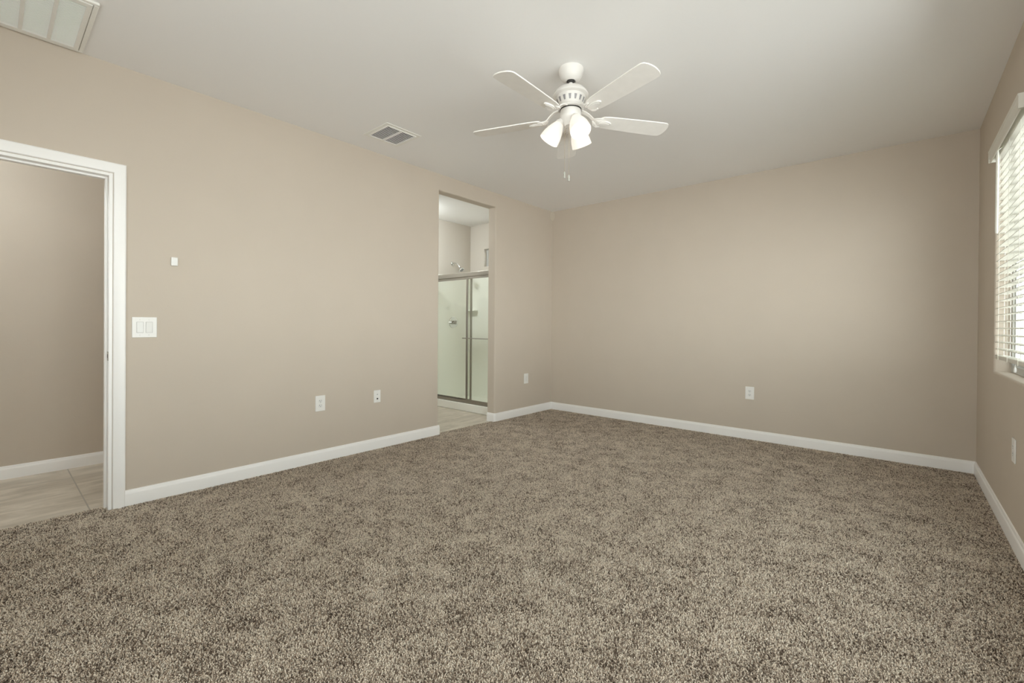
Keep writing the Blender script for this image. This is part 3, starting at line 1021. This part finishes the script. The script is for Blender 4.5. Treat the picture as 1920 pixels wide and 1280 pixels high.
# double rocker switch
t = thing('light_switch', 'white double rocker light switch beside the hall doorway', 'light switch', (0, -4.4765, 1.120), (0, 0, FACE['left']))
link('cover_plate', plate_mesh(0.127, 0.131), t, bevel=0.0025)
for k, xc in enumerate((-0.023, 0.023)):
    bz = ring(MB(), xc - 0.0178, xc + 0.0178, -0.001, 0.001, 0.0014, 0, 0)
    rim = MB()
    for (a, b, c, d) in ((xc - 0.0178, xc - 0.0164, -0.0345, 0.0345), (xc + 0.0164, xc + 0.0178, -0.0345, 0.0345), (xc - 0.0164, xc + 0.0164, 0.0331, 0.0345), (xc - 0.0164, xc + 0.0164, -0.0345, -0.0331)):
        rim.box(a, b, -0.0063, -0.0055, c, d)
    link('rocker_gap', rim.mesh('rocker_gap', M_GAP), t)
    rk = MB()
    s = 1 if k == 0 else -1
    prof = [(-0.0331, -0.0058), (-0.0331, -0.0070 - 0.0035 * (s > 0)), (0.0, -0.0080), (0.0331, -0.0070 - 0.0035 * (s < 0)), (0.0331, -0.0058)]
    n = len(prof)
    rk.add([(xc - 0.0162, y, z) for z, y in prof] + [(xc + 0.0162, y, z) for z, y in prof],
           [tuple(range(n)), tuple(range(n, 2 * n))[::-1]] + [(i, n + i, n + (i + 1) % n, (i + 1) % n) for i in range(n)])
    link('rocker', rk.mesh('rocker', M_ROCKER, 5), t, bevel=0.0006)
    for z in (0.0485, -0.0485):
        screw(t, xc, z)

# small square sensor
t = thing('wall_sensor', 'small white square sensor on the left wall above the light switch', 'sensor', (0, -4.322, 1.559), (0, 0, FACE['left']))
link('sensor_case', MB().box(-0.019, 0.019, -0.016, -0.0004, -0.0285, 0.0285).mesh('sensor_case', M_PLASTIC), t, bevel=0.004, bseg=3)
link('sensor_face', MB().box(-0.012, 0.012, -0.0168, -0.0155, -0.020, 0.020).mesh('sensor_face', M_ROCKER), t, bevel=0.0006)

# pale round patch that wraps the far left corner under the ceiling
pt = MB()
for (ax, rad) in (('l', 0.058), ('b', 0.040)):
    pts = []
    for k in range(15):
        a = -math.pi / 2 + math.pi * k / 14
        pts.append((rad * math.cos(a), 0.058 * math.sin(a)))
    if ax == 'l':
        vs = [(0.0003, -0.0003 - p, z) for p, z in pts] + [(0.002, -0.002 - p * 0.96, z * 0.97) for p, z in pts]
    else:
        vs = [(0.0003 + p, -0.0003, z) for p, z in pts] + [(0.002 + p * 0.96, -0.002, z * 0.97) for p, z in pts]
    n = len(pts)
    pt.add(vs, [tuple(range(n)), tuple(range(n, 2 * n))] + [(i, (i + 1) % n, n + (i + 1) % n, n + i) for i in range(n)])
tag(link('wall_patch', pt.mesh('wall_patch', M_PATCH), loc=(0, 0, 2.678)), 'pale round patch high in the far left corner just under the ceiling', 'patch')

# ------------------------------------------------------------------ shower in the bathroom
SY = -0.925                   # front of the curb
sh = thing('shower_stall', 'white acrylic shower stall with sliding glass doors in a brushed metal frame', 'shower', (-0.84, -0.5, TILE_Z))
shl = Vector((-0.84, -0.5, TILE_Z))


def spart(name, mb, m, parent, o=shl, bevel=0.0, label=None, ang=35, bseg=3):
    mb.v = [tuple(Vector(p) - o) for p in mb.v]
    return link(name, mb.mesh(name, m, ang), parent, bevel=bevel, label=label, bseg=bseg)


X0, X1, YB, TOPZ = -1.556, -TW - 0.004, -0.074, 1.915
cb = MB()
cb.box(X0, X1, SY, SY + 0.10, TILE_Z, 0.095)
cb.box(X0, X1, SY + 0.10, YB, TILE_Z, 0.030)
spart('shower_pan', cb, M_ACRYLIC, sh, bevel=0.008)
sw = MB()
sw.box(X0, X0 + 0.012, SY + 0.03, YB, 0.0, TOPZ)
sw.box(X0, X1, YB - 0.012, YB, 0.0, TOPZ)
sw.box(X1 - 0.012, X1, SY + 0.03, YB, 0.0, TOPZ)
spart('surround_wall', sw, M_ACRYLIC, sh, bevel=0.003)
shf = MB()
shf.box(X0 + 0.012, X0 + 0.19, YB - 0.10, YB - 0.012, 1.372, 1.396)
spart('shelf', shf, M_ACRYLIC, sh, bevel=0.010)
lg = MB().box(X1 - 0.52, X1 - 0.012, YB - 0.07, YB - 0.012, 0.03, 0.42)
spart('ledge', lg, M_ACRYLIC, sh, bevel=0.02)

en, eo = sh, shl
YD = SY + 0.045
f = MB()
f.box(X0 + 0.001, X1 - 0.001, YD - 0.028, YD + 0.030, 1.812, 1.868)
f.box(X0 + 0.001, X1 - 0.001, YD - 0.026, YD + 0.028, 0.0955, 0.112)
f.box(X0 + 0.001, X1 - 0.001, YD - 0.026, YD - 0.022, 0.112, 0.138)
f.box(X0 + 0.001, X0 + 0.026, YD - 0.022, YD + 0.026, 0.112, 1.812)
f.box(X1 - 0.026, X1 - 0.001, YD - 0.022, YD + 0.026, 0.112, 1.812)
spart('door_track', f, M_NICKEL, en, eo, bevel=0.002)


def panel(name, x0, x1, y, bar):
    fr = MB()
    w, t_ = 0.030, 0.007
    fr.box(x0, x0 + w, y - t_, y + t_, 0.125, 1.826)
    fr.box(x1 - w, x1, y - t_, y + t_, 0.125, 1.826)
    fr.box(x0 + w, x1 - w, y - t_, y + t_, 1.780, 1.826)
    fr.box(x0 + w, x1 - w, y - t_, y + t_, 0.125, 0.150)
    p = spart(name, fr, M_NICKEL, en, eo, bevel=0.002)
    spart('glass', MB().box(x0 + w - 0.004, x1 - w + 0.004, y - 0.0025, y + 0.0025, 0.146, 1.784), M_SHGLASS, p, eo, label='clear greenish glass')
    if bar:
        tb = MB()
        yb = y - 0.042
        tb.tube([(x0 + 0.015 - 0.045, yb, 0.978), (x1 - 0.02, yb, 0.978)], 0.007, 12)
        for x in (x0 + 0.015, x1 - 0.015):
            tb.tube([(x, y - t_, 0.978), (x, yb, 0.978)], 0.006, 10)
        spart('towel_bar', tb, M_NICKEL, p, eo)
    return p


panel('door_panel', -0.782, X1 - 0.028, YD - 0.011, True)
panel('door_panel', X0 + 0.028, -0.697, YD + 0.012, False)

# shower head and valve on the plumbing wall
XW = -1.5595
hd = thing('shower_fixture', 'chrome shower head on its bent arm above the shower door', 'shower head', (XW, -0.452, 2.104))
ho = Vector(hd.location)
fl = MB()
fl.m = Matrix.Translation(ho) @ Matrix.Rotation(math.pi / 2, 4, 'Y')
fl.lathe([(0.0, 0.0008), (0.033, 0.0008), (0.033, 0.004), (0.028, 0.012), (0.015, 0.018), (0.0, 0.019)], 24)
spart('flange', fl, M_CHROME, hd, ho)
a0 = ho
pth = [a0 + Vector((0.01, 0, 0)), a0 + Vector((0.06, 0.0, 0.002)), a0 + Vector((0.10, 0.004, -0.012)), a0 + Vector((0.135, 0.010, -0.045)), a0 + Vector((0.150, 0.012, -0.064))]
spart('shower_arm', MB().tube([tuple(p) for p in pth], 0.0095, 12), M_CHROME, hd, ho)
hh = MB()
dirv = Vector((0.62, 0.10, -0.78)).normalized()
hh.m = Matrix.Translation(pth[-1]) @ dirv.to_track_quat('Z', 'Y').to_matrix().to_4x4()
hh.lathe([(0.0, -0.006), (0.014, -0.006), (0.016, 0.004), (0.013, 0.014), (0.020, 0.024), (0.040, 0.044), (0.0455, 0.052), (0.0455, 0.060), (0.040, 0.063), (0.0, 0.063)], 28)
hb = spart('spray_head', hh, M_CHROME, hd, ho)
nz = MB()
nz.m = hh.m
nz.lathe([(0.0, 0.0635), (0.034, 0.0635), (0.034, 0.0625), (0.0, 0.0625)], 24)
spart('nozzle_plate', nz, M_FANVENT, hb, ho, label='grey nozzle plate')

vv = thing('shower_valve', 'round chrome shower valve seen through the left glass panel', 'valve', (X0 + 0.012, -0.442, 1.197))
vo_ = Vector(vv.location)
es = MB()
es.m = Matrix.Translation(vo_) @ Matrix.Rotation(math.pi / 2, 4, 'Y')
es.lathe([(0.0, 0.0006), (0.088, 0.0006), (0.088, 0.004), (0.082, 0.008), (0.070, 0.010), (0.060, 0.010), (0.056, 0.013), (0.030, 0.015), (0.0, 0.015)], 40)
spart('escutcheon', es, M_CHROME, vv, vo_, ang=20)
hn = MB()
hn.m = Matrix.Translation(vo_) @ Matrix.Rotation(math.pi / 2, 4, 'Y')
hn.lathe([(0.0, 0.014), (0.026, 0.014), (0.025, 0.030), (0.030, 0.034), (0.030, 0.052), (0.024, 0.060), (0.0, 0.062)], 24)
hn.m = Matrix()
hn.tube([tuple(vo_ + Vector((0.045, 0, 0))), tuple(vo_ + Vector((0.052, -0.03, -0.006))), tuple(vo_ + Vector((0.056, -0.068, -0.014)))], [0.012, 0.009, 0.007], 10)
spart('handle', hn, M_NICKEL, vv, vo_)

# ------------------------------------------------------------------ unseen lamps added to brighten the neighbouring rooms
def globe(x, y, watt, label, color):
    t = thing('added_ceiling_light', label, 'ceiling light', (x, y, H))
    link('lamp_base', MB().lathe([(0, -0.0005), (0.15, -0.0005), (0.15, -0.022), (0, -0.022)], 32).mesh('lamp_base', M_FAN), t)
    if not watt:
        lm = M_LAMPBATH
    else:
        lm = M_LAMPGLOW
        lamp('light', 'POINT', (x, y, H - 0.20), watt, color, 0.08)  # added point lamp that brightens the hall
    link('lamp_globe', MB().lathe([(0.14, -0.022), (0.138, -0.05), (0.115, -0.085), (0.07, -0.105), (0.0, -0.112)], 32).mesh('lamp_globe', lm), t)
    return t


globe(-1.30, -1.50, 0, 'round ceiling light added out of view to brighten the bathroom', (0.92, 1.0, 1.02))
globe(-0.50, -5.9, 34, 'round ceiling light added out of view to brighten the hall', (0.88, 0.99, 1.04))
